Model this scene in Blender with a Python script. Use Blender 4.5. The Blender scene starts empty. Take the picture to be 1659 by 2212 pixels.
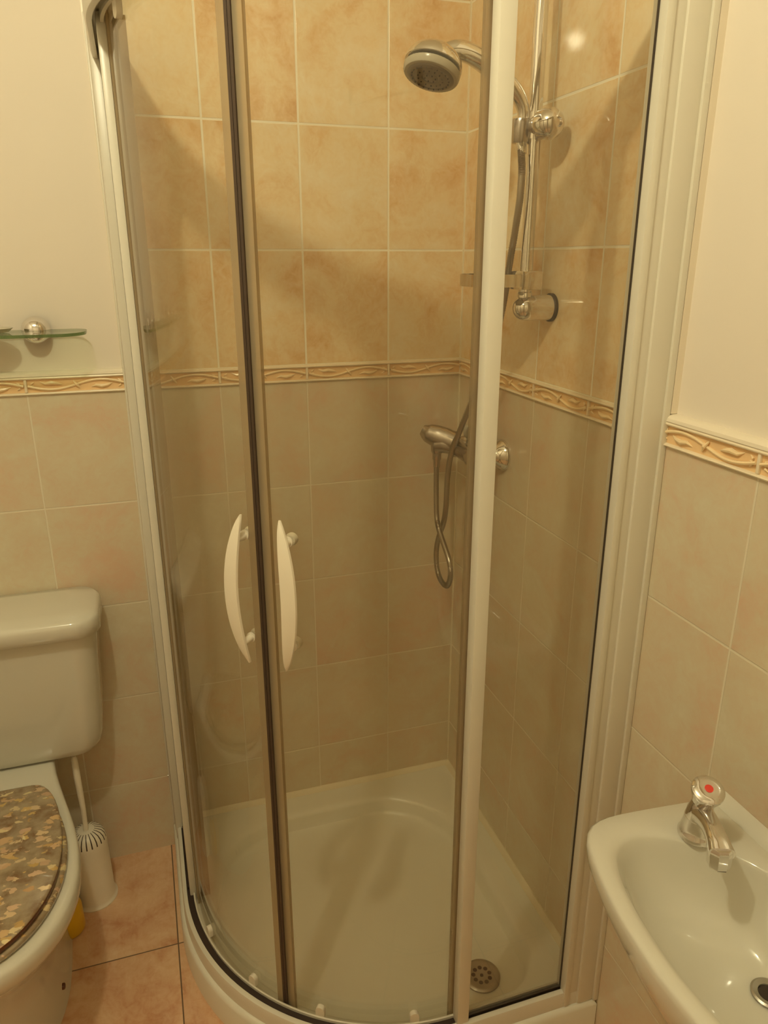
import bpy, bmesh, math, random
from mathutils import Vector, Matrix
random.seed(7)
PI = math.pi
SC = bpy.context.scene
COL = SC.collection

# ------------------------------------------------------------------ camera
cam_d = bpy.data.cameras.new('camera')
cam_d.sensor_fit = 'HORIZONTAL'
cam_d.sensor_width = 36.0
cam_d.lens = 36.0 * 1608.87 / 1659.0
cam_d.clip_start = 0.02
cam = bpy.data.objects.new('camera', cam_d)
COL.objects.link(cam)
r_ = Vector((0.95152, -0.307586, -0.000908))
u_ = Vector((0.099898, 0.30624, 0.946698))
d_ = Vector((0.290913, 0.900893, -0.32212))
M = Matrix(((r_.x, u_.x, -d_.x), (r_.y, u_.y, -d_.y), (r_.z, u_.z, -d_.z))).to_4x4()
M.translation = Vector((-0.75435, -1.71867, 1.50326))
cam.matrix_world = M
SC.camera = cam

# ------------------------------------------------------------------ world, lamp, exposure
w = bpy.data.worlds.new('world'); SC.world = w
w.use_nodes = True
w.node_tree.nodes['Background'].inputs[0].default_value = (1, .8, .5, 1)
w.node_tree.nodes['Background'].inputs[1].default_value = 0.0
LAMP = Vector((-0.95, -1.17, 2.29))
ld = bpy.data.lights.new('ceiling_bulb_light', 'POINT')
ld.energy = 20.0
ld.color = (1.0, 0.92, 0.61)
ld.shadow_soft_size = 0.027
lo = bpy.data.objects.new('ceiling_bulb_light', ld)
lo.location = LAMP
COL.objects.link(lo)
SC.view_settings.view_transform = 'Standard'
SC.view_settings.look = 'None'
SC.view_settings.gamma = 1
SC.view_settings.use_curve_mapping = False
SC.view_settings.exposure = 0.0
SC.cycles.transparent_max_bounces = 32
SC.cycles.max_bounces = 14
SC.cycles.diffuse_bounces = 6
SC.cycles.glossy_bounces = 6
SC.cycles.transmission_bounces = 8
SC.cycles.caustics_reflective = False
SC.cycles.caustics_refractive = False


# ------------------------------------------------------------------ materials
class NT:
    def __init__(s, name):
        s.m = bpy.data.materials.new(name); s.m.use_nodes = True
        s.t = s.m.node_tree; s.n = s.t.nodes; s.l = s.t.links
        s.b = s.n['Principled BSDF']
        s.out = s.n['Material Output']
    def new(s, kind, **kw):
        n = s.n.new(kind)
        for k, v in kw.items(): setattr(n, k, v)
        return n
    def put(s, sock, v):
        if isinstance(v, bpy.types.NodeSocket): s.l.new(v, sock)
        else: sock.default_value = v
    def math(s, op, a, b=0.0, c=0.0):
        n = s.new('ShaderNodeMath', operation=op)
        s.put(n.inputs[0], a); s.put(n.inputs[1], b); s.put(n.inputs[2], c)
        return n.outputs[0]
    def mix(s, f, a, b):
        n = s.new('ShaderNodeMix', data_type='RGBA')
        s.put(n.inputs[0], f); s.put(n.inputs[6], a); s.put(n.inputs[7], b)
        return n.outputs[2]
    def ramp(s, f, stops):
        n = s.new('ShaderNodeValToRGB')
        e = n.color_ramp.elements
        e[0].position, e[0].color = stops[0][0], (*stops[0][1], 1)
        e[1].position, e[1].color = stops[-1][0], (*stops[-1][1], 1)
        for p, c in stops[1:-1]:
            x = e.new(p); x.color = (*c, 1)
        s.put(n.inputs[0], f)
        return n.outputs[0]
    def noise(s, vec, scale, detail=4, rough=.55, dist=0.0):
        n = s.new('ShaderNodeTexNoise')
        s.put(n.inputs['Vector'], vec)
        n.inputs['Scale'].default_value = scale; n.inputs['Detail'].default_value = detail
        n.inputs['Roughness'].default_value = rough; n.inputs['Distortion'].default_value = dist
        return n.outputs[0]
    def coord(s): return s.new('ShaderNodeTexCoord').outputs['Object']
    def bump(s, h, strength, dist=.001):
        n = s.new('ShaderNodeBump')
        n.inputs['Strength'].default_value = strength; n.inputs['Distance'].default_value = dist
        s.put(n.inputs['Height'], h); s.l.new(n.outputs[0], s.b.inputs['Normal'])
    def set(s, col=None, rough=None, metal=None, spec=None, coat=None, trans=None, ior=None, sss=None):
        B = s.b.inputs
        if col is not None: s.put(B['Base Color'], (*col, 1) if isinstance(col, tuple) and len(col) == 3 else col)
        if rough is not None: s.put(B['Roughness'], rough)
        if metal is not None: B['Metallic'].default_value = metal
        if spec is not None: B['Specular IOR Level'].default_value = spec
        if coat is not None: B['Coat Weight'].default_value = coat
        if trans is not None: B['Transmission Weight'].default_value = trans
        if ior is not None: B['IOR'].default_value = ior
        return s.m


def simple(name, col, rough=.4, metal=0.0, var=.04, scale=14, spec=.5, coat=None, bump=0.0):
    """a plain surface with a faint procedural unevenness"""
    t = NT(name)
    n = t.noise(t.coord(), scale, 4)
    c = t.mix(n, tuple(x * (1 - var) for x in col) + (1,), tuple(min(1, x * (1 + var)) for x in col) + (1,))
    t.set(c, rough, metal, spec, coat)
    if bump: t.bump(t.noise(t.coord(), 60, 3), bump)
    return t.m


def tiles(name, axis, off, pitch_u, z0, pitch_v, stops, grout, gw=.0017, streak=1.0, rough=.04, axis2='z', gr_bump=.5):
    """glazed tiles: grout grid in real metres, each tile with its own cloud pattern"""
    t = NT(name)
    co = t.coord()
    sep = t.new('ShaderNodeSeparateXYZ'); t.put(sep.inputs[0], co)
    ax = {'x': 0, 'y': 1, 'z': 2}
    U = t.math('DIVIDE', t.math('ADD', sep.outputs[ax[axis]], off), pitch_u)
    V = t.math('DIVIDE', t.math('SUBTRACT', sep.outputs[ax[axis2]], z0), pitch_v)
    def dist(x, p):
        f = t.math('FRACT', x)
        return t.math('MULTIPLY', t.math('MINIMUM', f, t.math('SUBTRACT', 1.0, f)), p)
    d = t.math('MINIMUM', dist(U, pitch_u), dist(V, pitch_v))
    mr = t.new('ShaderNodeMapRange', interpolation_type='SMOOTHSTEP')
    t.put(mr.inputs[0], d); mr.inputs[1].default_value = gw * .75; mr.inputs[2].default_value = gw * 1.35
    mask = mr.outputs[0]
    cid = t.new('ShaderNodeCombineXYZ')
    t.put(cid.inputs[0], t.math('FLOOR', U)); t.put(cid.inputs[1], t.math('FLOOR', V))
    wn = t.new('ShaderNodeTexWhiteNoise', noise_dimensions='3D'); t.put(wn.inputs[0], cid.outputs[0])
    sc = t.new('ShaderNodeVectorMath', operation='MULTIPLY_ADD')
    t.put(sc.inputs[0], wn.outputs[1]); sc.inputs[1].default_value = (7, 7, 7); t.put(sc.inputs[2], co)
    n1 = t.noise(sc.outputs[0], 7.5, 5, .6, .7)
    n2 = t.noise(sc.outputs[0], 34, 5, .65, 1.6)
    st = t.new('ShaderNodeMapping'); t.put(st.inputs[0], sc.outputs[0])
    st.inputs['Rotation'].default_value = (.5, .6, .4); st.inputs['Scale'].default_value = (70, 18, 60)
    n3 = t.noise(st.outputs[0], 1.0, 4, .6, 1.0)
    f = t.math('ADD', t.math('MULTIPLY', n1, .62), t.math('MULTIPLY', n2, .26))
    f = t.math('ADD', f, t.math('MULTIPLY', n3, .12 * streak))
    f = t.math('ADD', f, t.math('MULTIPLY', t.math('SUBTRACT', wn.outputs[0], .5), .07))
    c = t.ramp(f, stops)
    c = t.mix(mask, (*grout, 1), c)
    rr = t.math('SUBTRACT', .6, t.math('MULTIPLY', mask, .6 - rough))
    t.set(c, rr)
    h = t.math('ADD', mask, t.math('MULTIPLY', n2, .05))
    t.bump(h, gr_bump, .0012)
    return t.m


def clear(name, tint, ior=1.45, rough=0.0, diffuse=None, dmix=0.0, dirt=0.0):
    """thin clear pane: straight-through transmission plus Fresnel reflection on both faces"""
    t = NT(name)
    g = t.new('ShaderNodeNewGeometry')
    io = t.math('ADD', ior, t.math('MULTIPLY', g.outputs['Backfacing'], 1 / ior - ior))
    fr = t.new('ShaderNodeFresnel'); t.put(fr.inputs[0], io)
    tr = t.new('ShaderNodeBsdfTransparent'); tr.inputs[0].default_value = (*tint, 1)
    gl = t.new('ShaderNodeBsdfGlossy'); gl.inputs['Roughness'].default_value = rough
    base = tr.outputs[0]
    if diffuse:
        df = t.new('ShaderNodeBsdfDiffuse'); df.inputs[0].default_value = (*diffuse, 1)
        m0 = t.new('ShaderNodeMixShader')
        if dirt:
            n = t.noise(t.coord(), 5, 5)
            t.put(m0.inputs[0], t.math('MULTIPLY', n, dmix * 2))
        else: m0.inputs[0].default_value = dmix
        t.l.new(tr.outputs[0], m0.inputs[1]); t.l.new(df.outputs[0], m0.inputs[2])
        base = m0.outputs[0]
    m = t.new('ShaderNodeMixShader')
    t.put(m.inputs[0], fr.outputs[0]); t.l.new(base, m.inputs[1]); t.l.new(gl.outputs[0], m.inputs[2])
    t.l.new(m.outputs[0], t.out.inputs['Surface'])
    return t.m


UP = [(.34, (.68, .42, .19)), (.43, (.77, .55, .31)), (.53, (.82, .67, .43)), (.66, (.85, .76, .57))]
LOW = [(.30, (.68, .50, .36)), (.43, (.67, .57, .42)), (.54, (.68, .62, .47)), (.68, (.73, .68, .54))]
FLR = [(.33, (.56, .28, .15)), (.43, (.67, .40, .24)), (.55, (.75, .51, .32)), (.68, (.80, .60, .41))]
GR = (.88, .84, .70)
OFFX, OFFY = .1884, .1778
mt = {}
mt['up_back'] = tiles('glazed_ochre_tile_back', 'x', OFFX, .2, 1.2700, .2513, UP, GR, gw=.0021)
mt['up_right'] = tiles('glazed_ochre_tile_right', 'y', OFFY, .2, 1.2700, .2513, UP, GR, gw=.0021)
mt['lo_back'] = tiles('glazed_beige_tile_back', 'x', OFFX, .2, 1.2310, .2520, LOW, (.74, .68, .54), streak=.5)
mt['lo_right'] = tiles('glazed_beige_tile_right', 'y', OFFY, .2, 1.2310, .2520, LOW, (.74, .68, .54), streak=.5)
mt['floor'] = tiles('pink_floor_tile', 'x', .8055, .33, -.3225, .33, FLR, (.16, .10, .06), gw=.0014, rough=.22, axis2='y', gr_bump=.3)
mt['paint'] = simple('cream_wall_paint', (.79, .725, .64), .75, var=.015, scale=3, bump=.04)
mt['ceil'] = simple('white_ceiling_paint', (.86, .83, .74), .8, var=.01)
mt['border'] = simple('peach_border_glaze', (.84, .59, .33), .22, var=.08, scale=18)
mt['border_light'] = simple('cream_border_glaze', (.84, .74, .57), .2, var=.04, scale=18)
mt['cap'] = simple('cream_edging_glaze', (.82, .745, .62), .3, var=.02)
mt['vine'] = simple('pale_relief_glaze', (.88, .70, .44), .22, var=.06, scale=20)
mt['grout'] = simple('cream_silicone', (.82, .75, .58), .45)
mt['ceramic'] = simple('white_glazed_ceramic', (.66, .64, .56), .09, var=.01, coat=.3)
mt['tray'] = simple('white_tray_acrylic', (.80, .79, .70), .28, var=.02, scale=5)
mt['white'] = simple('white_powder_coated_metal', (.70, .67, .58), .3, var=.015)
mt['plastic'] = simple('white_plastic', (.82, .76, .64), .38, var=.015)
mt['chrome'] = simple('polished_chrome', (.78, .76, .74), .07, metal=1, var=.02)
mt['dull'] = simple('dull_chrome', (.50, .46, .43), .2, metal=1, var=.05)
mt['steel'] = simple('worn_waste_metal', (.42, .39, .34), .35, metal=1, var=.1, scale=60)
mt['black'] = simple('dark_rubber_and_hole_shade', (.035, .020, .014), .6)
mt['magnet_slot_shade'] = simple('dark_magnet_and_slot_shade', (.055, .033, .02), .5)
mt['face'] = simple('dark_spray_face', (.17, .135, .10), .35, var=.25, scale=50)
mt['red'] = simple('red_plastic', (.75, .06, .04), .3)
mt['yellow'] = simple('yellow_plastic', (.78, .50, .02), .35)
mt['brown'] = simple('amber_resin_edge', (.11, .035, .012), .12)
mt['door'] = simple('white_door_paint', (.74, .68, .56), .35)
mt['glass'] = clear('shower_glass', (.955, .945, .91), diffuse=(.6, .5, .35), dmix=.012, dirt=1)
mt['shelfglass'] = clear('green_shelf_glass', (.90, .95, .88))
mt['shelfedge'] = clear('green_glass_edge', (.30, .42, .24), diffuse=(.22, .30, .12), dmix=.35)
mt['seal'] = clear('smoky_plastic_seal', (.80, .72, .58), ior=1.15, rough=.15, diffuse=(.56, .46, .31), dmix=.40)
mt['ring'] = clear('frosted_plastic', (.7, .68, .6), rough=.2, diffuse=(.7, .66, .55), dmix=.7)


mt['headring'] = clear('ribbed_frosted_plastic', (.6, .56, .48), rough=.2, diffuse=(.55, .50, .40), dmix=.8)


def hose_mat():
    t = NT('ribbed_metal_hose')
    t.set((.42, .38, .33), .28, 1.0)
    return t.m
mt['hose'] = hose_mat()


def resin():
    """clear brown resin with gold and shell flakes set in it"""
    t = NT('flake_filled_resin')
    co = t.coord()
    mp = t.new('ShaderNodeMapping'); t.put(mp.inputs[0], co)
    mp.inputs['Scale'].default_value = (50, 78, 50)
    nz = t.new('ShaderNodeTexNoise'); t.put(nz.inputs['Vector'], mp.outputs[0]); nz.inputs['Scale'].default_value = 1.3; nz.inputs['Detail'].default_value = 4
    ad = t.new('ShaderNodeVectorMath', operation='MULTIPLY_ADD')
    t.put(ad.inputs[0], nz.outputs[1]); ad.inputs[1].default_value = (1.7, 1.7, 1.7); t.put(ad.inputs[2], mp.outputs[0])
    v = t.new('ShaderNodeTexVoronoi'); t.put(v.inputs['Vector'], ad.outputs[0]); v.inputs['Scale'].default_value = 1
    wn = t.new('ShaderNodeTexWhiteNoise', noise_dimensions='3D'); t.put(wn.inputs[0], v.outputs['Position'])
    flake = t.ramp(wn.outputs[0], [(.0, (.55, .36, .10)), (.25, (.62, .40, .22)), (.45, (.50, .30, .16)), (.6, (.74, .52, .20)), (.8, (.68, .46, .32)), (1, (.86, .72, .42))])
    pick = t.math('GREATER_THAN', wn.outputs[0], .48)
    size = t.math('LESS_THAN', v.outputs['Distance'], t.math('ADD', .28, t.math('MULTIPLY', wn.outputs[0], .3)))
    f = t.math('MULTIPLY', pick, size)
    base = t.ramp(t.noise(co, 26, 4), [(.35, (.20, .12, .06)), (.5, (.29, .22, .14)), (.65, (.36, .29, .19))])
    c = t.mix(f, base, flake)
    t.set(c, .12, coat=.8)
    t.b.inputs['Coat Roughness'].default_value = .03
    t.bump(f, .35, .002)
    t.put(t.b.inputs['Metallic'], t.math('MULTIPLY', f, .35))
    return t.m
mt['resin'] = resin()


# ------------------------------------------------------------------ mesh helpers
def obj(name, bm, mat, parent=None, angle=35, flat=False):
    bmesh.ops.recalc_face_normals(bm, faces=bm.faces[:])
    me = bpy.data.meshes.new(name); bm.to_mesh(me); bm.free()
    for m in (mat if isinstance(mat, (list, tuple)) else [mat]): me.materials.append(m)
    if not flat:
        me.shade_smooth(); me.set_sharp_from_angle(angle=math.radians(angle))
    o = bpy.data.objects.new(name, me); COL.objects.link(o)
    if parent is not None:
        o.parent = parent
        o.matrix_parent_inverse = Matrix.Translation(-parent.location) if parent.type == 'EMPTY' else Matrix()
    return o


def thing(name, label, cat, loc=(0, 0, 0), group=None):
    o = bpy.data.objects.new(name, None); COL.objects.link(o)
    o.empty_display_size = .05; o.location = loc
    o['label'] = label; o['category'] = cat
    if group: o['group'] = group
    return o


def tag(o, label, cat, group=None):
    o['label'] = label; o['category'] = cat
    if group: o['group'] = group
    return o


def struct(o):
    o['kind'] = 'structure'; return o


def box(bm, x0, x1, y0, y1, z0, z1, bev=0.0, seg=2):
    r = bmesh.ops.create_cube(bm, size=1)
    vs = r['verts']
    for v in vs:
        v.co = Vector(((x0 + x1) / 2 + v.co.x * (x1 - x0), (y0 + y1) / 2 + v.co.y * (y1 - y0), (z0 + z1) / 2 + v.co.z * (z1 - z0)))
    if bev > 0:
        es = list({e for v in vs for e in v.link_edges})
        bmesh.ops.bevel(bm, geom=es, offset=bev, segments=seg, profile=.6, affect='EDGES')
    return bm


def loft(bm, loops, cap0=True, cap1=True, closed=True, mat_fn=None):
    rows = [[bm.verts.new(p) for p in lp] for lp in loops]
    n = len(rows[0])
    for i in range(len(rows) - 1):
        for j in range(n if closed else n - 1):
            k = (j + 1) % n
            try:
                f = bm.faces.new((rows[i][j], rows[i][k], rows[i + 1][k], rows[i + 1][j]))
                if mat_fn: f.material_index = mat_fn(i, j)
            except ValueError: pass
    if cap0: bm.faces.new(rows[0][::-1])
    if cap1: bm.faces.new(rows[-1])
    return rows


def frame(d):
    d = Vector(d).normalized()
    a = Vector((0, 0, 1)) if abs(d.z) < .9 else Vector((1, 0, 0))
    x = a.cross(d).normalized(); y = d.cross(x)
    return x, y, d


def lathe(bm, origin, axis, prof, n=32, cap0=True, cap1=True, mat_fn=None):
    x, y, d = frame(axis); o = Vector(origin)
    loops = []
    for t, r in prof:
        r = max(r, 1e-5)
        loops.append([o + d * t + (x * math.cos(a) + y * math.sin(a)) * r for a in (2 * PI * k / n for k in range(n))])
    return loft(bm, loops, cap0, cap1, mat_fn=mat_fn)


def catmull(pts, sub):
    P = [Vector(p) for p in pts]; P = [2 * P[0] - P[1]] + P + [2 * P[-1] - P[-2]]
    out = []
    for i in range(1, len(P) - 2):
        for k in range(sub):
            t = k / sub
            a, b, c, d = P[i - 1], P[i], P[i + 1], P[i + 2]
            out.append(.5 * ((2 * b) + (c - a) * t + (2 * a - 5 * b + 4 * c - d) * t * t + (3 * b - a - 3 * c + d) * t ** 3))
    out.append(P[-2])
    return out


def tube(bm, pts, rad, n=12, cap=True, sx=1.0):
    P = [Vector(p) for p in pts]
    rad = rad if isinstance(rad, (list, tuple)) else [rad] * len(P)
    t0 = (P[1] - P[0]).normalized()
    x, y, _ = frame(t0)
    loops = []
    for i, p in enumerate(P):
        t = (P[min(i + 1, len(P) - 1)] - P[max(i - 1, 0)]).normalized()
        x = (x - t * x.dot(t)).normalized(); y = t.cross(x)
        loops.append([p + (x * math.cos(a) * sx + y * math.sin(a)) * rad[i] for a in (2 * PI * k / n for k in range(n))])
    loft(bm, loops, cap, cap)


def lerp_list(vals, n):
    out = []
    for i in range(n):
        t = i / (n - 1) * (len(vals) - 1); k = min(int(t), len(vals) - 2)
        out.append(vals[k] + (vals[k + 1] - vals[k]) * (t - k))
    return out


# quadrant plan: straight from each wall to C0, then an arc of radius R about (-C0,-C0)
C0 = .30
def qpath(R, n=40, y0=0.0, x1=0.0, straight=True, a0=180.0, a1=270.0):
    pts = []
    if straight: pts.append((-(C0 + R), y0, -1, 0))
    for k in range(n + 1):
        a = math.radians(a0 + (a1 - a0) * k / n)
        pts.append((-C0 + R * math.cos(a), -C0 + R * math.sin(a), math.cos(a), math.sin(a)))
    if straight: pts.append((x1, -(C0 + R), 0, -1))
    return pts


def sweep(bm, prof, R0, **kw):
    """closed profile [(radius offset, z)] swept along the quadrant"""
    base = qpath(R0, **kw)
    loops = [[Vector((x + nx * dr, y + ny * dr, z)) for dr, z in prof] for x, y, nx, ny in base]
    loft(bm, loops)


# ------------------------------------------------------------------ room shell
XL, YF, ZC = -1.62, -2.25, 2.42
T = .012      # tile thickness in front of the painted plaster
bm = bmesh.new(); box(bm, XL - .1, .15, YF - .1, .15, -.12, 0); floor = struct(obj('floor', bm, mt['floor'], flat=True))
bm = bmesh.new(); box(bm, XL - .1, .15, YF - .1, .15, ZC, ZC + .1); struct(obj('ceiling', bm, mt['ceil'], flat=True))
bm = bmesh.new(); box(bm, XL - .1, .15, T, .15, 0, ZC); wall_back = struct(obj('wall_back', bm, mt['paint'], flat=True))
bm = bmesh.new(); box(bm, T, .15, YF, T, 0, ZC); wall_right = struct(obj('wall_right', bm, mt['paint'], flat=True))
bm = bmesh.new(); box(bm, XL - .1, XL, YF, T, 0, ZC); struct(obj('wall_left', bm, mt['paint'], flat=True))
bm = bmesh.new(); box(bm, XL - .1, .15, YF - .1, YF, 0, ZC); struct(obj('wall_front', bm, mt['paint'], flat=True))
# door in the wall behind the camera
bm = bmesh.new()
box(bm, -1.30, -.50, YF, YF + .03, 0, 1.98, .004)
for (a, b, c, d) in ((-1.2, -.94, .15, .9), (-.86, -.6, .15, .9), (-1.2, -.94, 1.02, 1.86), (-.86, -.6, 1.02, 1.86)):
    box(bm, a, b, YF + .03, YF + .036, c, d, .004)
d1 = struct(obj('door_1', bm, mt['door']))
bm = bmesh.new()
box(bm, -1.36, -1.30, YF, YF + .045, 0, 2.04, .004); box(bm, -.50, -.44, YF, YF + .045, 0, 2.04, .004); box(bm, -1.36, -.44, YF, YF + .045, 1.98, 2.04, .004)
obj('door_frame', bm, mt['door'], d1)
bm = bmesh.new()
lathe(bm, (-.58, YF + .03, 1.0), (0, 1, 0), [(0, .026), (.006, .026), (.008, .011), (.04, .011)], 20)
tube(bm, [(-.58, YF + .07, 1.0), (-.69, YF + .07, 1.0)], .009)
obj('door_handle', bm, mt['chrome'], d1)

# tile claddings (parts of their walls)
bm = bmesh.new(); box(bm, XL, 0, 0, T, 0, 1.231); obj('lower_tiles', bm, mt['lo_back'], wall_back, flat=True)
bm = bmesh.new(); box(bm, 0, T, YF, 0, 0, 1.231); obj('lower_tiles', bm, mt['lo_right'], wall_right, flat=True)
bm = bmesh.new(); box(bm, -.785, 0, 0, T, 1.270, ZC); obj('upper_tiles', bm, mt['up_back'], wall_back, flat=True)
bm = bmesh.new(); box(bm, 0, T, -.782, 0, 1.270, ZC); obj('upper_tiles', bm, mt['up_right'], wall_right, flat=True)
bm = bmesh.new(); box(bm, -.0035, 0, -.0035, 0, .08, ZC); obj('corner_grout', bm, mt['grout'], wall_back, flat=True)
bm = bmesh.new(); box(bm, -.7945, -.785, .0002, T, 1.2805, ZC); obj('edge_sealant', bm, mt['cap'], wall_back, flat=True)
bm = bmesh.new(); box(bm, .0002, T, -.7925, -.782, 1.2805, ZC); obj('edge_sealant', bm, mt['cap'], wall_right, flat=True)


def border(kind, parent, length, start, cap_from):
    """moulded listello: peach field, two cream rails, twisting vine with leaves; kind 'B' runs along -x, 'R' along -y"""
    def P(s, z, o):        # s along the wall from the corner, o out of the wall
        return Vector((-s, -o, z)) if kind == 'B' else Vector((-o, -s, z))
    def bx(bm, s0, s1, o0, o1, z0, z1, bev=0):
        a, b = P(s0, z0, o0), P(s1, z1, o1)
        box(bm, min(a.x, b.x), max(a.x, b.x), min(a.y, b.y), max(a.y, b.y), z0, z1, bev)
    z0, z1 = 1.231, 1.270
    bm = bmesh.new(); bx(bm, 0, length, -T, .001, z0, z1)
    obj('border_tiles', bm, mt['border'], parent, flat=True)
    bm = bmesh.new()
    for zc, hh, oo in ((z1 - .0035, .0038, .0075), (z0 + .0028, .0030, .0065)):
        prof = [(math.cos(a) * oo, zc + math.sin(a) * hh) for a in (-PI / 2 + PI * k / 6 for k in range(7))] + [(-.003, zc + hh), (-.003, zc - hh)]
        loft(bm, [[P(s, z, o) for o, z in prof] for s in (0, length)])
    k = 0; s = start
    while s < length:
        bx(bm, s - .0028, s + .0028, 0, .0050, z0 + .006, z1 - .006, .0015)
        s += .2
    obj('border_rails', bm, mt['border_light'], parent)
    bm = bmesh.new()
    zc = (z0 + z1) / 2
    s = start - .2
    while s < length:
        for sg, ph, rr in ((1, 0, .0027),):
            pts = []
            for i in range(25):
                t = i / 24
                ss = s + .004 + t * .192
                if ss < 0 or ss > length: continue
                amp = .0088
                pts.append(P(ss, zc + sg * amp * math.sin(2 * PI * t + ph), .003 + .0012 * math.cos(2 * PI * t)))
            if len(pts) > 3: tube(bm, pts, rr, 6)
        for t, sg in ((.25, -1), (.75, 1)):
            ss = s + t * .2
            if .025 < ss < length - .025:
                zz = zc + sg * .0035
                tube(bm, [P(ss - .022, zz - sg * .003, .001), P(ss - .012, zz, .003), P(ss, zz + sg * .002, .0035), P(ss + .012, zz, .003), P(ss + .022, zz + sg * .004, .001)], [.0008, .0032, .0042, .0030, .0006], 8)
        ss = s + .1
        if .01 < ss < length: tube(bm, [P(ss - .006, zc - .008, .003), P(ss, zc, .0055), P(ss + .006, zc + .008, .003)], [.0012, .0032, .0012], 8)
        for q in (-.0105, .0105):
            for kk in (-1, 0, 1):
                ss = s + q
                if .012 < ss < length - .01:
                    tube(bm, [P(ss, zc + kk * .004, .003), P(ss + (1 if q > 0 else -1) * .006, zc + kk * .0075, .002)], [.002, .001], 6)
        s += .2
    obj('border_vine', bm, mt['vine'], parent)
    bm = bmesh.new()       # cream edging that caps the tiles where painted plaster starts
    prof = [(-T, z1 + .010), (-.005, z1 + .010), (.001, z1 + .0085), (.0055, z1 + .005), (.0065, z1), (-.002, z1), (-T, z1)]
    loft(bm, [[P(s, z, o) for o, z in prof] for s in (cap_from, length)])
    obj('edging_cap', bm, mt['cap'], parent)

border('B', wall_back, 1.62, OFFX, .780)
border('R', wall_right, 2.25, OFFY, .780)


# ------------------------------------------------------------------ shower tray
def tray_loop(o, z, rc, n=10, R=.495):
    """quadrant outline moved inwards by o; rc = radius of its wall corners"""
    pts = []
    def arc(cx, cy, r, a0, a1, m):
        for k in range(m + 1):
            a = math.radians(a0 + (a1 - a0) * k / m)
            pts.append(Vector((cx + r * math.cos(a), cy + r * math.sin(a), z)))
    L = C0 + R - o
    arc(-o - rc, -o - rc, rc, 0, 90, n)
    arc(-L + rc, -o - rc, rc, 90, 180, n)
    arc(-C0, -C0, R - o, 180, 270, 40)
    rf = min(rc, .09)          # tighter corner beside the drain
    arc(-o - rf, -L + rf, rf, 270, 360, n)
    return pts
tray = thing('shower_tray', 'white quadrant shower tray with a curved front on the tiled floor', 'shower tray', (-.4, -.4, 0))
bm = bmesh.new()
loft(bm, [tray_loop(0.001, 0, .002), tray_loop(.001, .066, .002), tray_loop(.004, .074, .003), tray_loop(.010, .078, .004), tray_loop(.016, .0785, .006),
          tray_loop(.060, .0765, .17), tray_loop(.070, .0750, .19), tray_loop(.077, .0710, .20), tray_loop(.081, .0620, .205), tray_loop(.084, .0400, .205), tray_loop(.088, .0320, .205), tray_loop(.096, .0305, .195), tray_loop(.145, .0300, .15), tray_loop(.22, .0298, .075)])
obj('basin', bm, mt['tray'], tray, angle=50)
bm = bmesh.new()   # raised silicone lip along the two walls
pr = [(0, .076), (0, .090), (.003, .090), (.011, .081), (.012, .076)]
loft(bm, [[Vector((x, -a, z)) for a, z in pr] for x in (0, -.75)])
loft(bm, [[Vector((-a, y, z)) for a, z in pr] for y in (0, -.75)])
obj('sealant', bm, mt['grout'], tray)
waste = thing('shower_waste', 'round dull metal drain cover set in the shower tray', 'drain', (-.184, -.638, .030))
bm = bmesh.new()
lathe(bm, (-.184, -.638, .0302), (0, 0, 1), [(0, .040), (.004, .040), (.006, .037), (.0065, .033), (.0045, .026), (.0040, .001)], 40)
obj('cover', bm, mt['steel'], waste)
bm = bmesh.new()
for k in range(9):
    a = 2 * PI * k / 9
    x, y = -.184 + .018 * math.cos(a), -.638 + .018 * math.sin(a)
    lathe(bm, (x, y, .0343), (0, 0, 1), [(0, .0046), (.0006, .0046)], 12)
lathe(bm, (-.184, -.638, .0343), (0, 0, 1), [(0, .0035), (.0006, .0035)], 12)
obj('hole_shade', bm, mt['black'], waste)  # flat dark discs stand in for the shade inside the drain holes


# ------------------------------------------------------------------ fixed enclosure frame
Z0, Z1 = .0785, 1.90
enc = thing('shower_enclosure', 'white framed curved shower enclosure with clear fixed side panels', 'shower enclosure', (-.4, -.4, 0))
prof = [(-.030, Z0), (.020, Z0), (.020, .108), (.018, .114), (.014, .116), (.0095, .116), (.0095, .096), (-.0040, .096), (-.0040, .118), (-.006, .1195), (-.008, .118), (-.0100, .094), (-.030, .084)]
bm = bmesh.new(); sweep(bm, prof, .465, y0=-.04, x1=-.04); obj('bottom_rail', bm, mt['white'], enc, angle=30)
prof = [(-.030, 1.90), (.020, 1.90), (.020, 1.862), (.017, 1.852), (.013, 1.850), (.0085, 1.850), (.0085, 1.870), (-.0035, 1.870), (-.0035, 1.852), (-.009, 1.852), (-.010, 1.868), (-.030, 1.872)]
bm = bmesh.new(); sweep(bm, prof, .465, y0=-.04, x1=-.04); obj('top_rail', bm, mt['white'], enc, angle=30)
bm = bmesh.new()
sweep(bm, [(-.0038, .0965), (.0093, .0965), (.0093, .1125), (-.0038, .1125)], .465, y0=-.04, x1=-.04)
box(bm, -.285, -.077, -.7705, -.7665, .101, .1185)          # wedge gasket under and beside the straight pane
box(bm, -.0776, -.0762, -.7705, -.7665, .112, 1.852)
box(bm, -.7715, -.7655, -.285, -.077, .101, .119)
box(bm, -.7705, -.7665, -.0776, -.0762, .112, 1.852)
obj('gasket', bm, mt['black'], enc, flat=True)


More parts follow.
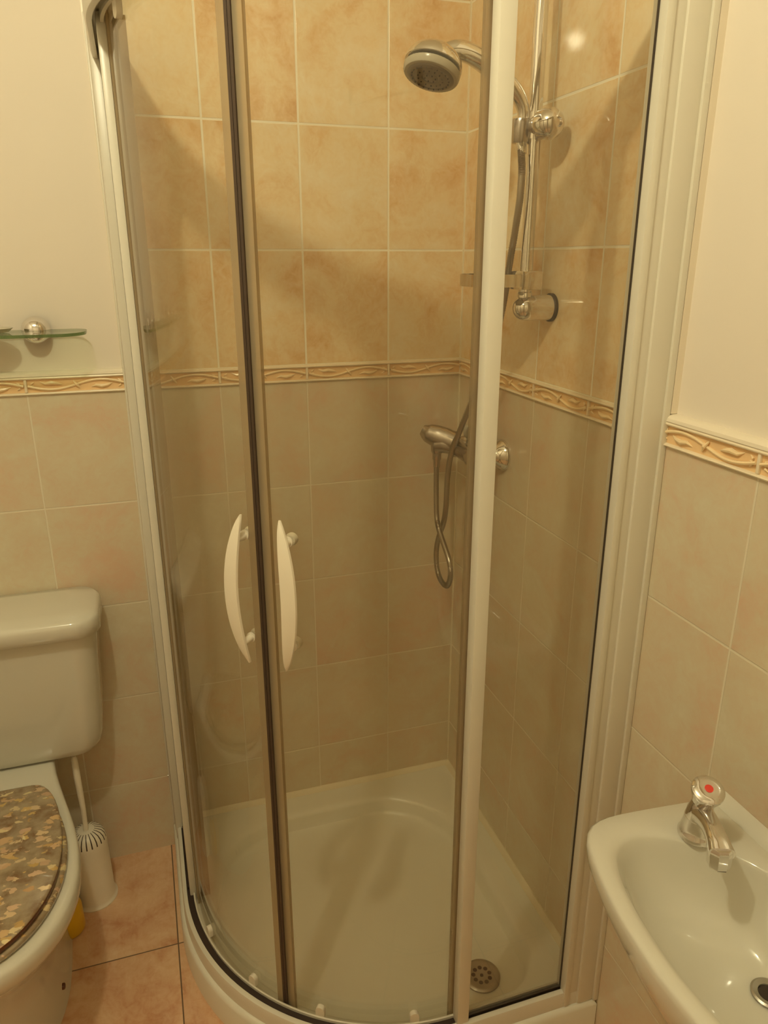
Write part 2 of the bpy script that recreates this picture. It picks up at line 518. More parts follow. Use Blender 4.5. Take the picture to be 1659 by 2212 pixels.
def wall_profile(right):
    """stepped aluminium channel that holds the pane to the wall; a = distance out of the tiled wall"""
    bm = bmesh.new()
    def b(a0, a1, c0, c1, z1=1.94, bev=.0015):
        if right: box(bm, -a1, -a0, c0, c1, Z0, z1, bev)
        else: box(bm, c0, c1, -a1, -a0, Z0, z1, bev)
    b(.0005, .011, -.793, -.750)
    b(.010, .046, -.789, -.752, bev=.004)
    b(.042, .064, -.7845, -.754, 1.90, .003)
    b(.062, .0765, -.7875, -.754, 1.90, .005)
    return obj('wall_profile', bm, mt['white'], enc)
wall_profile(True); wall_profile(False)
for r in (True, False):
    bm = bmesh.new()
    if r: box(bm, -.305, -.281, -.7800, -.7560, .100, 1.868, .0035)
    else: box(bm, -.7680, -.7530, -.305, -.281, .100, 1.868, .0035)
    obj('post', bm, mt['white'], enc)
    bm = bmesh.new()
    if r: box(bm, -.283, -.076, -.7715, -.7655, .112, 1.865)
    else: box(bm, -.7670, -.7615, -.283, -.076, .112, 1.865)
    obj('fixed_pane', bm, mt['glass'], enc, flat=True)
bm = bmesh.new()
lathe(bm, (-.7925, -.030, .245), (-1, 0, 0), [(0, .0035), (.0012, .0035), (.002, .002)], 12)
obj('screw', bm, mt['dull'], enc)


# ------------------------------------------------------------------ sliding doors
def arcbox(bm, R0, R1, a0, a1, z0, z1, n=30):
    loops = []
    for k in range(n + 1):
        a = math.radians(a0 + (a1 - a0) * k / n)
        c, s = math.cos(a), math.sin(a)
        loops.append([Vector((-C0 + r * c, -C0 + r * s, z)) for r, z in ((R0, z0), (R1, z0), (R1, z1), (R0, z1))])
    loft(bm, loops)


def PA(R, a, z):
    a = math.radians(a); return Vector((-C0 + R * math.cos(a), -C0 + R * math.sin(a), z))


RD = .4440
def sliding_door(lead, trail, tip, bow, label):
    """lead = degrees of the closing edge, trail = degrees of the far edge; tip, bow = metres of the handle from the edge"""
    t = thing('shower_door', label, 'shower door', tuple(PA(RD, (lead + trail) / 2, .104)), 'pair of curved sliding shower doors')
    s = 1 if trail > lead else -1
    d = lambda m: s * math.degrees(m / RD)
    bm = bmesh.new(); arcbox(bm, RD, RD + .006, lead + d(.008), trail, .100, 1.862); obj('glass_pane', bm, mt['glass'], t)
    bm = bmesh.new(); arcbox(bm, RD - .0005, RD + .0078, lead + d(.003), lead + d(.019), .098, 1.866, 3); obj('edge_seal', bm, mt['seal'], t)
    bm = bmesh.new(); arcbox(bm, RD - .004, RD + .011, lead, lead + d(.0045), .098, 1.866, 2); obj('magnet_strip', bm, mt['magnet_slot_shade'], t)
    bm = bmesh.new(); arcbox(bm, RD - .002, RD + .009, trail - d(.022), trail, .098, 1.866, 3)
    arcbox(bm, RD - .021, RD - .002, trail - d(.004), trail, .098, 1.866, 1); obj('trailing_seal', bm, mt['seal'], t)
    # crescent handle standing off the glass on two studs
    zc, hh = 1.004, .128
    N = 28
    h0 = lead + d(tip)
    def cl(u):   # centre line of the crescent: angle, radius
        bulge = (1 - u * u)
        return h0 + d(bow * bulge), RD + .018 + .018 * bulge ** .8
    loops = []
    for k in range(N + 1):
        u = -1 + 2 * k / N
        a, R = cl(u)
        hw = .0012 + .0112 * max(0, 1 - abs(u) ** 2.6) ** .75
        da = math.degrees(hw / RD)
        z = zc + hh * u
        loops.append([PA(R, a - da, z), PA(R + .0035, a - da * .9, z), PA(R + .0055, a, z), PA(R + .0035, a + da * .9, z), PA(R, a + da, z), PA(R + .0015, a, z)])
    bm = bmesh.new(); loft(bm, loops); hnd = obj('handle', bm, mt['plastic'], t, angle=50)
    for u in (-.70, .70):
        a, R = cl(u)
        a = h0 + d(bow * .35)
        z = zc + hh * u
        bm = bmesh.new()
        p = PA(RD + .006, a, z); q = PA(RD + .006 + 1, a, z); ax = q - p
        lathe(bm, p, ax, [(0, .0085), (.003, .0085), (.0035, .0065), (R - RD - .003, .0060)], 20)
        lathe(bm, PA(RD, a, z), -ax, [(0, .0085), (.0012, .0090), (.006, .0105), (.010, .0100), (.0125, .0065), (.013, .001)], 20)
        obj('stud', bm, mt['plastic'], hnd, angle=40)
    return t
def add_runners(door, angs):
    for a in angs:
        for z, up in ((.118, 1), (1.850, -1)):
            bm = bmesh.new()
            c = PA(RD + .0105, a, z); x = PA(1, a, 0) - PA(0, a, 0); y = Vector((-x.y, x.x, 0))
            pts = [c + y * (.0088 * math.cos(q)) + Vector((0, 0, up * (.013 + .0095 * math.sin(q)))) for q in (PI * k / 8 for k in range(9))]
            pts = [c + y * .0088] + pts + [c - y * .0088]
            loft(bm, [[p + x * s for p in pts] for s in (-.005, .004)])
            obj('runner', bm, mt['plastic'], door)
dl = sliding_door(-132.8, -180.5, .0225, .0135, 'left curved glass sliding shower door, next to the toilet, crescent handle bulging left')
dr = sliding_door(-132.7, -88.5, .0430, .0160, 'right curved glass sliding shower door, next to the white post, crescent handle bulging right')
add_runners(dl, (-142.9, -163.5)); add_runners(dr, (-123.2, -100.2))


# ------------------------------------------------------------------ riser rail, shower head, hose, soap dish
BX, BY = -.058, -.421
rail = thing('shower_riser_rail', 'vertical chrome riser rail screwed to the tiled wall inside the shower', 'shower rail', (BX, BY, 1.41))
bm = bmesh.new(); lathe(bm, (BX, BY, 1.418), (0, 0, 1), [(0, .0118), (.64, .0118)], 28); obj('pole', bm, mt['chrome'], rail)
for z in (1.415, 2.06):
    bm = bmesh.new()
    lathe(bm, (0, BY, z), (-1, 0, 0), [(0, .0235), (.052, .0235), (.062, .0225), (.070, .0190), (.076, .0125), (.079, .005), (.0795, .0005)], 36)
    br = obj('bracket', bm, mt['chrome'], rail)
    bm = bmesh.new(); lathe(bm, (-.0003, BY, z), (-1, 0, 0), [(0, .0262), (.005, .0262), (.007, .0240)], 36); obj('wall_ring', bm, mt['magnet_slot_shade'], br)
bm = bmesh.new(); lathe(bm, (BX, BY, 1.435), (0, 0, 1), [(0, .0135), (.008, .0135), (.010, .0122)], 24); obj('collar', bm, mt['chrome'], rail)
AX = Vector((.30, -.954, 0)).normalized()
S = Vector((BX, BY, 1.722))
bm = bmesh.new()
lathe(bm, S - AX * .020, AX, [(0, .0165), (.004, .0180), (.036, .0185), (.040, .0165)], 32)
lathe(bm, S + Vector((0, 0, -.021)), (0, 0, 1), [(0, .0150), (.042, .0150)], 28)
sl = obj('slider', bm, mt['chrome'], rail)
bm = bmesh.new()
lathe(bm, S + AX * .016, AX, [(0, .0205), (.003, .0245), (.018, .0258), (.028, .0240), (.036, .0185), (.040, .0120), (.0405, .0080), (.036, .0062), (.035, .0005)], 36)
obj('clamp_knob', bm, mt['chrome'], sl)
HC = Vector((-.083, -.418, 1.712))
hax = Vector((.03, -.02, .99)).normalized()
bm = bmesh.new()
lathe(bm, HC - hax * .018, hax, [(0, .0135), (.004, .0150), (.034, .0175), (.038, .0165), (.038, .0125), (.010, .0105)], 30, True, True)
tube(bm, [S - AX * .018, HC], .0125, 20)
obj('head_holder', bm, mt['dull'], sl)

head = thing('handheld_shower', 'chrome handheld shower head with pale ribbed ring, resting in the riser rail holder', 'shower head', tuple(HC))
path = [(-.082, -.418, 1.708), (-.080, -.419, 1.738), (-.086, -.419, 1.758), (-.100, -.419, 1.775), (-.126, -.418, 1.795), (-.156, -.418, 1.813), (-.185, -.418, 1.825), (-.212, -.418, 1.828), (-.236, -.418, 1.820)]
sp = catmull(path, 6); rr = lerp_list([.0095, .0100, .0118, .0142, .0162, .0168, .0160, .015, .012], len(sp))
bm = bmesh.new(); tube(bm, sp, rr, 20)
nrm = Vector((-.31, -.19, -.93)).normalized()
FC = Vector((-.250, -.419, 1.799))
lathe(bm, FC - nrm * .006, -nrm, [(-.0045, .0470), (-.0035, .0484), (.000, .0484), (.003, .0476), (.009, .0455), (.016, .0405), (.023, .0315), (.028, .0200), (.0305, .0100), (.031, .0005)], 44)
hb = obj('handle_and_dome', bm, mt['chrome'], head, angle=45)
bm = bmesh.new()
n = 96; loops = []
x_, y_, dd_ = frame(nrm)
for t, r in ((.003, .0462), (.0042, .0470), (.0125, .0458), (.0145, .0440), (.0150, .0415)):
    loops.append([FC + nrm * t + (x_ * math.cos(a) + y_ * math.sin(a)) * (r + (.0007 if k % 2 else 0)) for k, a in ((k, 2 * PI * k / n) for k in range(n))])
loft(bm, loops)
obj('ribbed_ring', bm, mt['headring'], head)
bm = bmesh.new()
lathe(bm, FC + nrm * .0140, nrm, [(0, .0418), (.0005, .0412), (.0010, .0395), (.0025, .0380), (.0035, .0330), (.0022, .0300), (.0030, .0270), (.0030, .0150), (.0015, .0130), (.0028, .0110), (.003, .001)], 44)
fc = obj('spray_plate', bm, mt['face'], head)
bm = bmesh.new()
for ring, cnt in ((.009, 6), (.021, 14), (.0315, 22)):
    for k in range(cnt):
        a = 2 * PI * k / cnt
        p = FC + nrm * .0158 + (x_ * math.cos(a) + y_ * math.sin(a)) * ring
        lathe(bm, p, nrm, [(0, .0013), (.0028, .0010)], 6)
obj('nozzles', bm, mt['black'], fc)

hp = [[-.084, -.420, 1.699], [-.085, -.430, 1.670], [-.086, -.436, 1.6465], [-.086, -.434, 1.6026], [-.085, -.421, 1.5535], [-.083, -.4018, 1.4978], [-.081, -.3862, 1.4434], [-.078, -.3594, 1.3815], [-.078, -.3225, 1.3145], [-.078, -.279, 1.2564], [-.078, -.2519, 1.2175], [-.086, -.204, 1.135], [-.094, -.178, 1.0758], [-.099, -.172, 1.0157], [-.100, -.170, .9479], [-.098, -.1525, .8997], [-.096, -.1209, .8517], [-.096, -.1068, .8094], [-.097, -.1153, .7689], [-.101, -.151, .7500], [-.107, -.205, .7575], [-.112, -.236, .7936], [-.114, -.236, .8279], [-.114, -.2044, .8568], [-.113, -.1664, .8835], [-.111, -.142, .9112], [-.110, -.1312, .9783], [-.110, -.1301, 1.035], [-.1095, -.1290, 1.062]]
bm = bmesh.new()
sp = catmull(hp, 26)
rr = [.0062 + (.0006 if (i % 2) else -.0003) for i in range(len(sp))]
tube(bm, sp, rr, 10)
hose = thing('shower_hose', 'flexible ribbed metal hose looping from the mixer valve up to the shower head', 'hose', tuple(hp[-1]))
obj('ribbed_tube', bm, mt['hose'], hose, angle=60)
bm = bmesh.new()
lathe(bm, Vector(hp[0]) + Vector((0, .002, .010)), (.06, -.28, -1), [(0, .0088), (.020, .0092), (.034, .0072)], 20)
obj('end_nut', bm, mt['chrome'], hose)
bm = bmesh.new()
lathe(bm, Vector(hp[-1]) + Vector((0, 0, .006)), (0, 0, -1), [(0, .0105), (.014, .0105), (.018, .0085), (.034, .0075)], 20)
obj('end_nut', bm, mt['dull'], hose)

dish = thing('soap_dish', 'chrome and clear soap dish ring clipped on the riser rail', 'soap dish', (BX, BY, 1.462))
bm = bmesh.new()
box(bm, -.079, -.036, -.446, -.398, 1.448, 1.482, .004)
obj('clip', bm, mt['chrome'], dish)
def rrect(x0, x1, y0, y1, r, z, n=6):
    pts = []
    for cx, cy, a0 in ((x1 - r, y1 - r, 0), (x0 + r, y1 - r, 90), (x0 + r, y0 + r, 180), (x1 - r, y0 + r, 270)):
        for k in range(n + 1):
            a = math.radians(a0 + 90 * k / n)
            pts.append(Vector((cx + r * math.cos(a), cy + r * math.sin(a), z)))
    return pts
bm = bmesh.new()
dx0, dx1, dy0, dy1 = -.168, -.076, -.462, -.345
A = [rrect(dx0, dx1, dy0, dy1, .028, z) for z in (1.454, 1.476)]
Bq = [rrect(dx0 + .0025, dx1 - .0025, dy0 + .0025, dy1 - .0025, .026, z) for z in (1.476, 1.454)]
loft(bm, A + Bq + [A[0]], False, False)
obj('ring', bm, mt['chrome'], dish)
bm = bmesh.new()
loft(bm, [rrect(dx0 + .003, dx1 - .003, dy0 + .003, dy1 - .003, .025, z) for z in (1.455, 1.458)])
obj('plate', bm, mt['ring'], dish)

# ------------------------------------------------------------------ mixer valve
valve = thing('shower_mixer_valve', 'chrome shower mixer valve on the tiled wall, lever handle pointing into the shower', 'mixer valve', (0, -.185, 1.085))
for y in (-.255, -.112):
    bm = bmesh.new()
    lathe(bm, (0, y, 1.085), (-1, 0, 0), [(0, .0355), (.003, .0355), (.010, .0330), (.020, .0230), (.026, .0180), (.030, .0165), (.062, .0165)], 36)
    obj('wall_flange', bm, mt['chrome'], valve)
bm = bmesh.new()
lathe(bm, (-.072, -.292, 1.085), (0, 1, 0), [(0, .010), (.003, .0185), (.010, .0225), (.045, .0225), (.060, .0190), (.120, .0190), (.135, .0230), (.190, .0230), (.200, .0180)], 36)
tube(bm, [(-.072, -.160, 1.090), (-.096, -.140, 1.092), (-.112, -.128, 1.088)], [.023, .022, .018], 20)
lathe(bm, (-.1095, -.129, 1.092), (0, 0, -1), [(0, .0150), (.018, .0140), (.024, .0115)], 24)
obj('valve_body', bm, mt['dull'], valve)
bm = bmesh.new()
sp = catmull([(-.076, -.160, 1.096), (-.092, -.140, 1.102), (-.110, -.124, 1.108), (-.126, -.112, 1.114), (-.138, -.104, 1.121)], 5)
tube(bm, sp, lerp_list([.026, .0275, .0265, .0225, .0125], len(sp)), 20, sx=.85)
obj('lever', bm, mt['dull'], valve, angle=50)
bm = bmesh.new()
lathe(bm, (-.046, -.178, 1.100), (-.05, 0, 1), [(0, .010), (.012, .0105), (.016, .0150), (.030, .0170), (.040, .0150), (.043, .001)], 28)
obj('diverter_knob', bm, mt['ring'], valve)

# ------------------------------------------------------------------ toilet
TX = -1.140
def pan_loop(z, yb, yf, hb, hm, ym, n=64, p=2.15):
    """back edge at yb (half width hb) widening to hm at ym, rounded front at yf"""
    half = []
    m = n // 2
    for k in range(m + 1):
        u = k / m
        if u < .12: half.append((hb * u / .12 if u else 0, yb))
        elif u < .5:
            v = (u - .12) / .38
            s = min(1, max(0, (v - .12) / .88)); s = s * s * (3 - 2 * s)
            half.append((hb + (hm - hb) * s, yb + (ym - yb) * v))
        else:
            a = (u - .5) / .5 * PI / 2
            half.append((hm * math.cos(a) ** (2 / p) if a < PI / 2 - 1e-6 else 0, ym + (yf - ym) * math.sin(a) ** (2 / p)))
    pts = [Vector((TX + x, y, z)) for x, y in half] + [Vector((TX - x, y, z)) for x, y in half[-2:0:-1]]
    return pts
toilet = thing('toilet', 'white ceramic close-coupled toilet against the tiled back wall', 'toilet', (TX, -.35, 0))
bm = bmesh.new()
loft(bm, [pan_loop(0, -.10, -.535, .095, .105, -.34), pan_loop(.02, -.10, -.530, .090, .100, -.34), pan_loop(.12, -.09, -.520, .085, .095, -.34),
          pan_loop(.22, -.07, -.560, .085, .110, -.38), pan_loop(.30, -.04, -.625, .092, .145, -.43), pan_loop(.35, -.02, -.672, .098, .170, -.46),
          pan_loop(.375, -.01, -.692, .101, .178, -.475), pan_loop(.395, -.01, -.702, .103, .181, -.48), pan_loop(.412, -.01, -.702, .103, .180, -.48), pan_loop(.419, -.012, -.697, .100, .176, -.48),
          pan_loop(.420, -.02, -.685, .094, .168, -.48)])
obj('pan', bm, mt['ceramic'], toilet, angle=60)
bm = bmesh.new(); lathe(bm, (-1.0365, -.43, .082), (1, 0, 0), [(0, .0065), (.004, .0065), (.006, .004)], 16)
obj('bolt', bm, mt['brown'], toilet)
def rl(x0, x1, y0, y1, z, r): return rrect(x0, x1, y0, y1, r, z, 8)
bm = bmesh.new()
CX0, CX1 = TX - .236, TX + .236
def cs(e, eb, y, z, r=.045): return rl(CX0 + e, CX1 - e, y, -.003 - eb, z, r)
loft(bm, [cs(.090, .002, -.118, .4215, .03), cs(.052, 0, -.132, .4225, .04), cs(.034, 0, -.140, .430), cs(.024, 0, -.145, .445), cs(.019, 0, -.150, .470), cs(.014, 0, -.158, .52), cs(.006, 0, -.172, .66), cs(0, 0, -.178, .745)])
cis = obj('cistern', bm, mt['ceramic'], toilet, angle=60)
bm = bmesh.new()
e = .010
loft(bm, [rl(CX0 - e + .006, CX1 + e - .006, -.190, -.002, .744, .05), rl(CX0 - e, CX1 + e, -.197, -.001, .748, .055), rl(CX0 - e, CX1 + e, -.198, -.001, .775, .055),
          rl(CX0 - e + .003, CX1 + e - .003, -.195, -.002, .783, .053), rl(CX0 - e + .010, CX1 + e - .010, -.187, -.006, .788, .048), rl(CX0 + .05, CX1 - .05, -.150, -.03, .791, .03)])
obj('cistern_lid', bm, mt['ceramic'], cis, angle=60)
bm = bmesh.new()
def convex_loop(z, yb, yf, hb, hm, ym, n=64, p=2.15):
    half = []
    m = n // 2
    for k in range(m + 1):
        u = k / m
        if u < .15: half.append((hb * u / .15, yb))
        elif u < .5:
            a = (u - .15) / .35 * PI / 2
            half.append((hb + (hm - hb) * math.sin(a) ** (2 / 2.1), ym + (yb - ym) * max(0, math.cos(a)) ** (2 / 1.7)))
        else:
            a = (u - .5) / .5 * PI / 2
            half.append((hm * max(0, math.cos(a)) ** (2 / p), ym + (yf - ym) * math.sin(a) ** (2 / p)))
    return [Vector((TX + x, y, z)) for x, y in half] + [Vector((TX - x, y, z)) for x, y in half[-2:0:-1]]
def seat_loops(z0, z1, hm, yf, yb, hb, e=.004, p=2.15):
    ym = -.465
    return [convex_loop(z0, yb - e, yf + e, hb - e, hm - e, ym, p=p), convex_loop(z0 + e, yb, yf, hb, hm, ym, p=p), convex_loop(z1 - e, yb, yf, hb, hm, ym, p=p), convex_loop(z1 - e * .3, yb - e * .7, yf + e * .7, hb - e * .7, hm - e * .7, ym, p=p), convex_loop(z1, yb - e * 2, yf + e * 2, hb - e * 2, hm - e * 2, ym, p=p)]
loft(bm, seat_loops(.4215, .435, .160, -.685, -.262, .070))
seat = obj('seat', bm, mt['resin'], toilet, angle=50)
seat['label'] = 'brown resin seat ring with gold flakes'
bm = bmesh.new(); loft(bm, seat_loops(.4355, .450, .152, -.682, -.245, .078, e=.0025), mat_fn=lambda i, j: 1 if i == 1 else 0)
lid = obj('seat_lid', bm, [mt['resin'], mt['brown']], toilet, angle=50)
lid['label'] = 'closed translucent brown lid filled with gold and shell flakes'
for sx in (-.075, .075):
    bm = bmesh.new(); tube(bm, [(TX + sx - .018, -.243, .432), (TX + sx + .018, -.243, .432)], .009, 14)
    lathe(bm, (TX + sx, -.238, .4195), (0, 0, 1), [(0, .013), (.004, .013), (.008, .009)], 16)
    obj('hinge', bm, mt['chrome'], toilet)

# ------------------------------------------------------------------ toilet brush and holder
HX, HY = -.992, -.118
hold = thing('toilet_brush_holder', 'white cylindrical toilet brush holder with slotted domed top on the floor', 'brush holder', (HX, HY, 0))
bm = bmesh.new()
n = 88
prof = [(0, .051), (.003, .0515), (.007, .0475), (.012, .0455), (.165, .0440), (.172, .0436)]
lathe(bm, (HX, HY, 0), (0, 0, 1), prof, n)
obj('cup', bm, mt['plastic'], hold)
bm = bmesh.new()
dome = [(.172, .0436), (.176, .0432), (.188, .0405), (.197, .0345), (.202, .0255), (.204, .0190), (.205, .0120), (.203, .009)]
lathe(bm, (HX, HY, 0), (0, 0, 1), dome, n, False, True, mat_fn=lambda i, j: 1 if (i in (2, 3, 4) and j % 4 == 0) or (i in (1,) and j % 4 == 0) else 0)  # slots are faces coloured dark for the shade inside, no openings cut
obj('slotted_top', bm, [mt['plastic'], mt['magnet_slot_shade']], hold, angle=50)
brush = thing('toilet_brush', 'white plastic toilet brush standing upright in its slotted holder', 'toilet brush', (HX, HY, .05))
bm = bmesh.new()
tube(bm, [(HX, HY, .03), (HX, HY, .20), (HX + .001, HY + .004, .26), (HX - .001, HY + .010, .30), (HX - .003, HY + .016, .345), (HX - .004, HY + .022, .392), (HX - .004, HY + .023, .398)], [.006, .006, .0058, .0072, .0080, .0072, .004], 16)
obj('handle', bm, mt['plastic'], brush, angle=60)
bm = bmesh.new(); lathe(bm, (HX, HY, .03), (0, 0, 1), [(0, .02), (.02, .034), (.07, .034), (.085, .02)], 24); obj('bristle_head', bm, mt['plastic'], brush)

# yellow bottle behind the pan
yb = thing('yellow_bottle', 'yellow plastic bottle on the floor behind the toilet pan', 'bottle', (-1.045, -.2, 0))
bm = bmesh.new()
lathe(bm, (-1.047, -.205, 0), (0, 0, 1), [(0, .026), (.003, .0325), (.008, .035), (.070, .034), (.085, .028), (.094, .014), (.100, .012), (.104, .012)], 32)
obj('body', bm, mt['yellow'], yb)
bm = bmesh.new(); lathe(bm, (-1.047, -.205, .104), (0, 0, 1), [(0, .014), (.018, .013), (.02, .010)], 20); obj('cap', bm, mt['plastic'], yb)

# ------------------------------------------------------------------ glass shelf
shelf = thing('glass_shelf', 'clear green-edged glass shelf on chrome brackets above the toilet', 'shelf', (-1.14, -.06, 1.36))
bm = bmesh.new()
SX0, SX1, SY0, SY1, SZ = -1.43, -.853, -.128, -.008, 1.3600
def shelf_loop(z, e=0):
    pts = []
    r = .058
    for cx, cy, a0, a1, rr2 in ((SX1 - r, SY0 + r, -90, 0, r), (SX1 - .03, SY1 - .03, 0, 90, .03), (SX0 + .03, SY1 - .03, 90, 180, .03), (SX0 + r, SY0 + r, 180, 270, r)):
        for k in range(11):
            a = math.radians(a0 + (a1 - a0) * k / 10)
            pts.append(Vector((cx + (rr2 - e) * math.cos(a), cy + (rr2 - e) * math.sin(a), z)))
    return pts
loft(bm, [shelf_loop(SZ), shelf_loop(SZ + .006)], mat_fn=lambda i, j: 1)
obj('shelf_pane', bm, [mt['shelfglass'], mt['shelfedge']], shelf, flat=True)
for x in (-.952, -1.33):
    bm = bmesh.new()
    lathe(bm, (x, T, 1.3655), (0, -1, 0), [(0, .027), (.012, .0275), (.030, .0270), (.042, .0235), (.050, .0170), (.054, .0090), (.055, .001)], 40)
    obj('bracket', bm, mt['chrome'], shelf)
sd = thing('toiletry_dish', 'small pale oval dish at the left end of the glass shelf', 'dish', (-1.042, -.065, SZ + .006))
bm = bmesh.new()
def ell(a, b, z, n=40): return [Vector((-1.042 + a * math.cos(2 * PI * k / n), -.066 + b * math.sin(2 * PI * k / n), z)) for k in range(n)]
z = SZ + .0062
loft(bm, [ell(.037, .027, z), ell(.048, .035, z + .002), ell(.056, .042, z + .009), ell(.054, .040, z + .009), ell(.045, .032, z + .005), ell(.03, .02, z + .004)])
obj('dish', bm, mt['ring'], sd)

# ------------------------------------------------------------------ wash basin
def chaikin(P, it=2):
    for _ in range(it):
        Q = []
        for i in range(len(P)):
            a, b = P[i], P[(i + 1) % len(P)]
            Q += [(a[0] * .75 + b[0] * .25, a[1] * .75 + b[1] * .25), (a[0] * .25 + b[0] * .75, a[1] * .25 + b[1] * .75)]
        P = Q
    return P
YM = -1.222
def sym(P): return P + [(x, 2 * YM - y) for x, y in P[::-1]]
def polar(P, c, n=96):
    out = []
    for k in range(n):
        a = 2 * PI * k / n; dx, dy = math.cos(a), math.sin(a); best = None
        for i in range(len(P)):
            (x0, y0), (x1, y1) = P[i], P[(i + 1) % len(P)]
            ex, ey = x1 - x0, y1 - y0; den = dx * ey - dy * ex
            if abs(den) < 1e-12: continue
            t = ((x0 - c[0]) * ey - (y0 - c[1]) * ex) / den; s = ((x0 - c[0]) * dy - (y0 - c[1]) * dx) / den
            if -1e-9 <= s <= 1 + 1e-9 and t > 0 and (best is None or t > best): best = t
        out.append((c[0] + dx * best, c[1] + dy * best))
    return out
bc = (-.140, YM)
Ph = [(0, -1.004), (-.06, -.998), (-.14, -.991), (-.188, -.990), (-.218, -.999), (-.238, -1.022), (-.252, -1.060), (-.265, -1.114), (-.273, -1.170), (-.276, YM)]
Ph = [(p.x, p.y) for p in catmull([(x, y, 0) for x, y in Ph], 6)]
Po = sym(Ph)
Pi = chaikin(sym([(-.040, -1.200), (-.044, -1.145), (-.062, -1.108), (-.095, -1.074), (-.130, -1.046), (-.168, -1.031), (-.205, -1.040), (-.229, -1.075), (-.245, -1.130), (-.253, -1.200)]), 2)
Lo, Li = polar(Po, bc), polar(Pi, bc)
def sc(L, f, z, c=bc): return [Vector((min(-.0005, c[0] + (x - c[0]) * f), c[1] + (y - c[1]) * f, z)) for x, y in L]
cd = (-.093, -1.218)
def mixl(L, f, z, c=cd): return [Vector((c[0] + (x - c[0]) * f, c[1] + (y - c[1]) * f, z)) for x, y in L]
basin = thing('wash_basin', 'small white ceramic wash basin fixed to the right tiled wall', 'wash basin', (0, YM, .60))
bm = bmesh.new()
ZB = .750
loft(bm, [sc(Lo, .30, .575), sc(Lo, .52, .60), sc(Lo, .78, .655), sc(Lo, .93, .70), sc(Lo, .985, .722), sc(Lo, .998, .738), sc(Lo, .994, .746), sc(Lo, .975, ZB), 
          [Vector((a.x * .35 + b[0] * .65, a.y * .35 + b[1] * .65, ZB)) for a, b in zip(sc(Lo, .975, ZB), Li)],
          sc(Li, 1.0, ZB - .001), sc(Li, .975, ZB - .006), mixl(Li, .93, ZB - .022), mixl(Li, .86, ZB - .050), mixl(Li, .74, ZB - .078), mixl(Li, .58, ZB - .096), mixl(Li, .38, ZB - .106), mixl(Li, .14, ZB - .110)])
obj('bowl', bm, mt['ceramic'], basin, angle=60)
bm = bmesh.new()
pr = [(0.0, ZB - .01), (0.0, ZB + .013), (.006, ZB + .012), (.012, ZB + .006), (.020, ZB + .001), (.024, ZB - .01)]
loft(bm, [[Vector((-a - .0005, y, z)) for a, z in pr] for y in (-1.010, -1.434)])
obj('upstand', bm, mt['ceramic'], basin, angle=60)
bm = bmesh.new()
lathe(bm, (cd[0], cd[1], ZB - .1095), (0, 0, 1), [(0, .021), (.003, .0215), (.0045, .019), (.0030, .013), (.0010, .012)], 32)
obj('plug_hole', bm, mt['steel'], basin)
bm = bmesh.new(); lathe(bm, (cd[0], cd[1], ZB - .1090), (0, 0, 1), [(0, .0118), (.0014, .0118)], 24); obj('plug', bm, mt['black'], basin)
bm = bmesh.new(); tube(bm, [(cd[0], cd[1], .58), (cd[0], cd[1], .44), (cd[0] + .03, cd[1], .40), (-.001, cd[1], .40)], .016, 18); obj('waste_pipe', bm, mt['plastic'], basin)


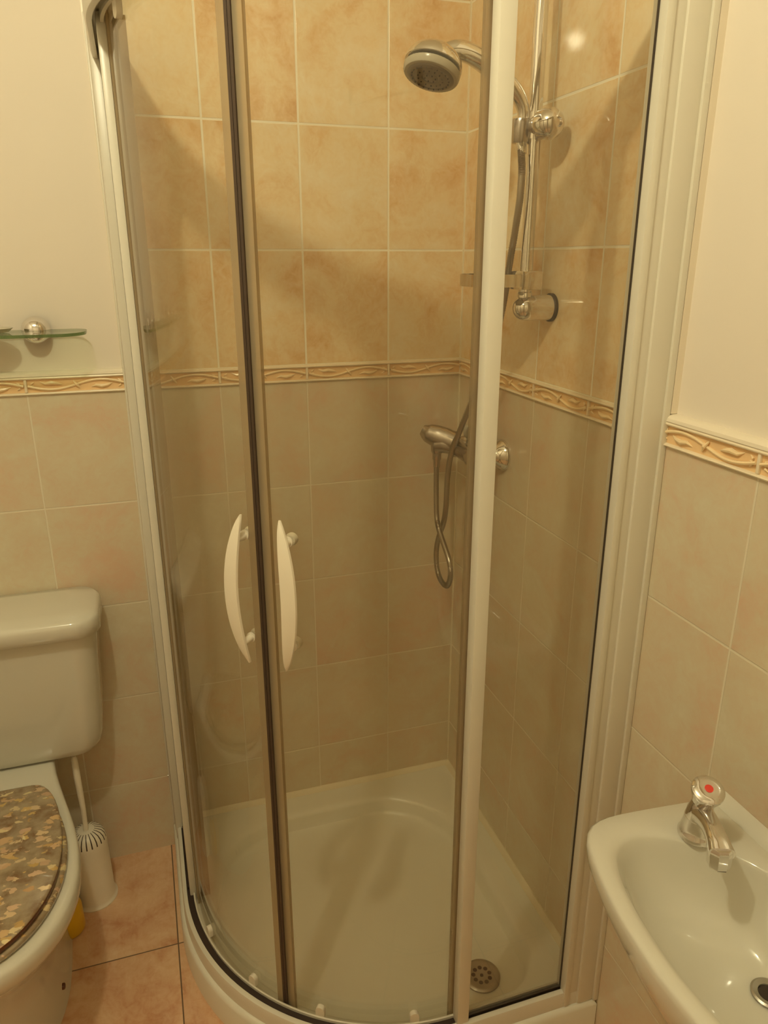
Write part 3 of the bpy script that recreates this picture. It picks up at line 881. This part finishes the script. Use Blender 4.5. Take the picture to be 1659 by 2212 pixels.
def tap(bx, by, dirx, diry, label, dot):
    t = thing('basin_tap', label, 'tap', (bx, by, ZB))
    D = Vector((dirx, diry, 0)).normalized(); Bp = Vector((bx, by, ZB))
    bm = bmesh.new()
    up = (D * .10 + Vector((0, 0, 1))).normalized()
    lathe(bm, Bp, (0, 0, 1), [(0, .0255), (.004, .0255), (.007, .0235), (.022, .0205), (.030, .0195)], 32)
    lathe(bm, Bp + Vector((0, 0, .026)), up, [(0, .0195), (.014, .0180), (.026, .0150), (.032, .0125)], 32)
    sp = catmull([Bp + Vector((0, 0, .036)), Bp + D * .022 + Vector((0, 0, .045)), Bp + D * .046 + Vector((0, 0, .050)), Bp + D * .068 + Vector((0, 0, .050)), Bp + D * .086 + Vector((0, 0, .046))], 5)
    side = Vector((-D.y, D.x, 0)); loops = []
    for i, p in enumerate(sp):
        f = i / (len(sp) - 1); hw = .0165 - .0040 * math.sin(f * PI); hh = .0130 - .0045 * f
        loops.append([p + side * (hw * math.copysign(abs(math.cos(a)) ** .6, math.cos(a))) + Vector((0, 0, hh * math.copysign(abs(math.sin(a)) ** .7, math.sin(a)))) for a in (2 * PI * k / 20 for k in range(20))])
    loft(bm, loops)
    N = Bp + D * .079 + Vector((0, 0, .052)); nd = (D * .10 + Vector((0, 0, -1))).normalized()
    lathe(bm, N, nd, [(0, .0140), (.004, .0155), (.026, .0145), (.029, .0130), (.029, .0100), (.024, .0095)], 8)
    obj('body', bm, mt['chrome'], t, angle=40)
    K = Bp + Vector((0, 0, .026)) + up * .032
    ku = (D * .42 + Vector((0, 0, 1))).normalized()
    bm = bmesh.new()
    lathe(bm, K - ku * .002, ku, [(0, .0125), (.004, .0150), (.008, .0160), (.022, .0195), (.028, .0215), (.032, .0212), (.0345, .0185), (.0350, .0120), (.0350, .001)], 10 * 4)
    kn = obj('turning_knob', bm, mt['chrome'], t, angle=40)
    bm = bmesh.new(); lathe(bm, K + ku * .0329, ku, [(0, .0056), (.0007, .0056), (.0012, .0042)], 20)
    obj('colour_dot', bm, mt[dot], kn)
    return t
tap(-.088, -1.060, -.40, -.92, 'chrome hot tap with a red dot on its knob, on the wash basin', 'red')

# ------------------------------------------------------------------ ceiling lamp fitting (above the frame)
lamp = thing('ceiling_lamp', 'white pendant lamp holder with bare bulb on the ceiling', 'ceiling lamp', (LAMP.x, LAMP.y, ZC))
bm = bmesh.new(); lathe(bm, (LAMP.x, LAMP.y, ZC), (0, 0, -1), [(0, .05), (.012, .048), (.018, .02), (.05, .018), (.09, .022), (.092, .018)], 32)
obj('holder', bm, mt['plastic'], lamp)
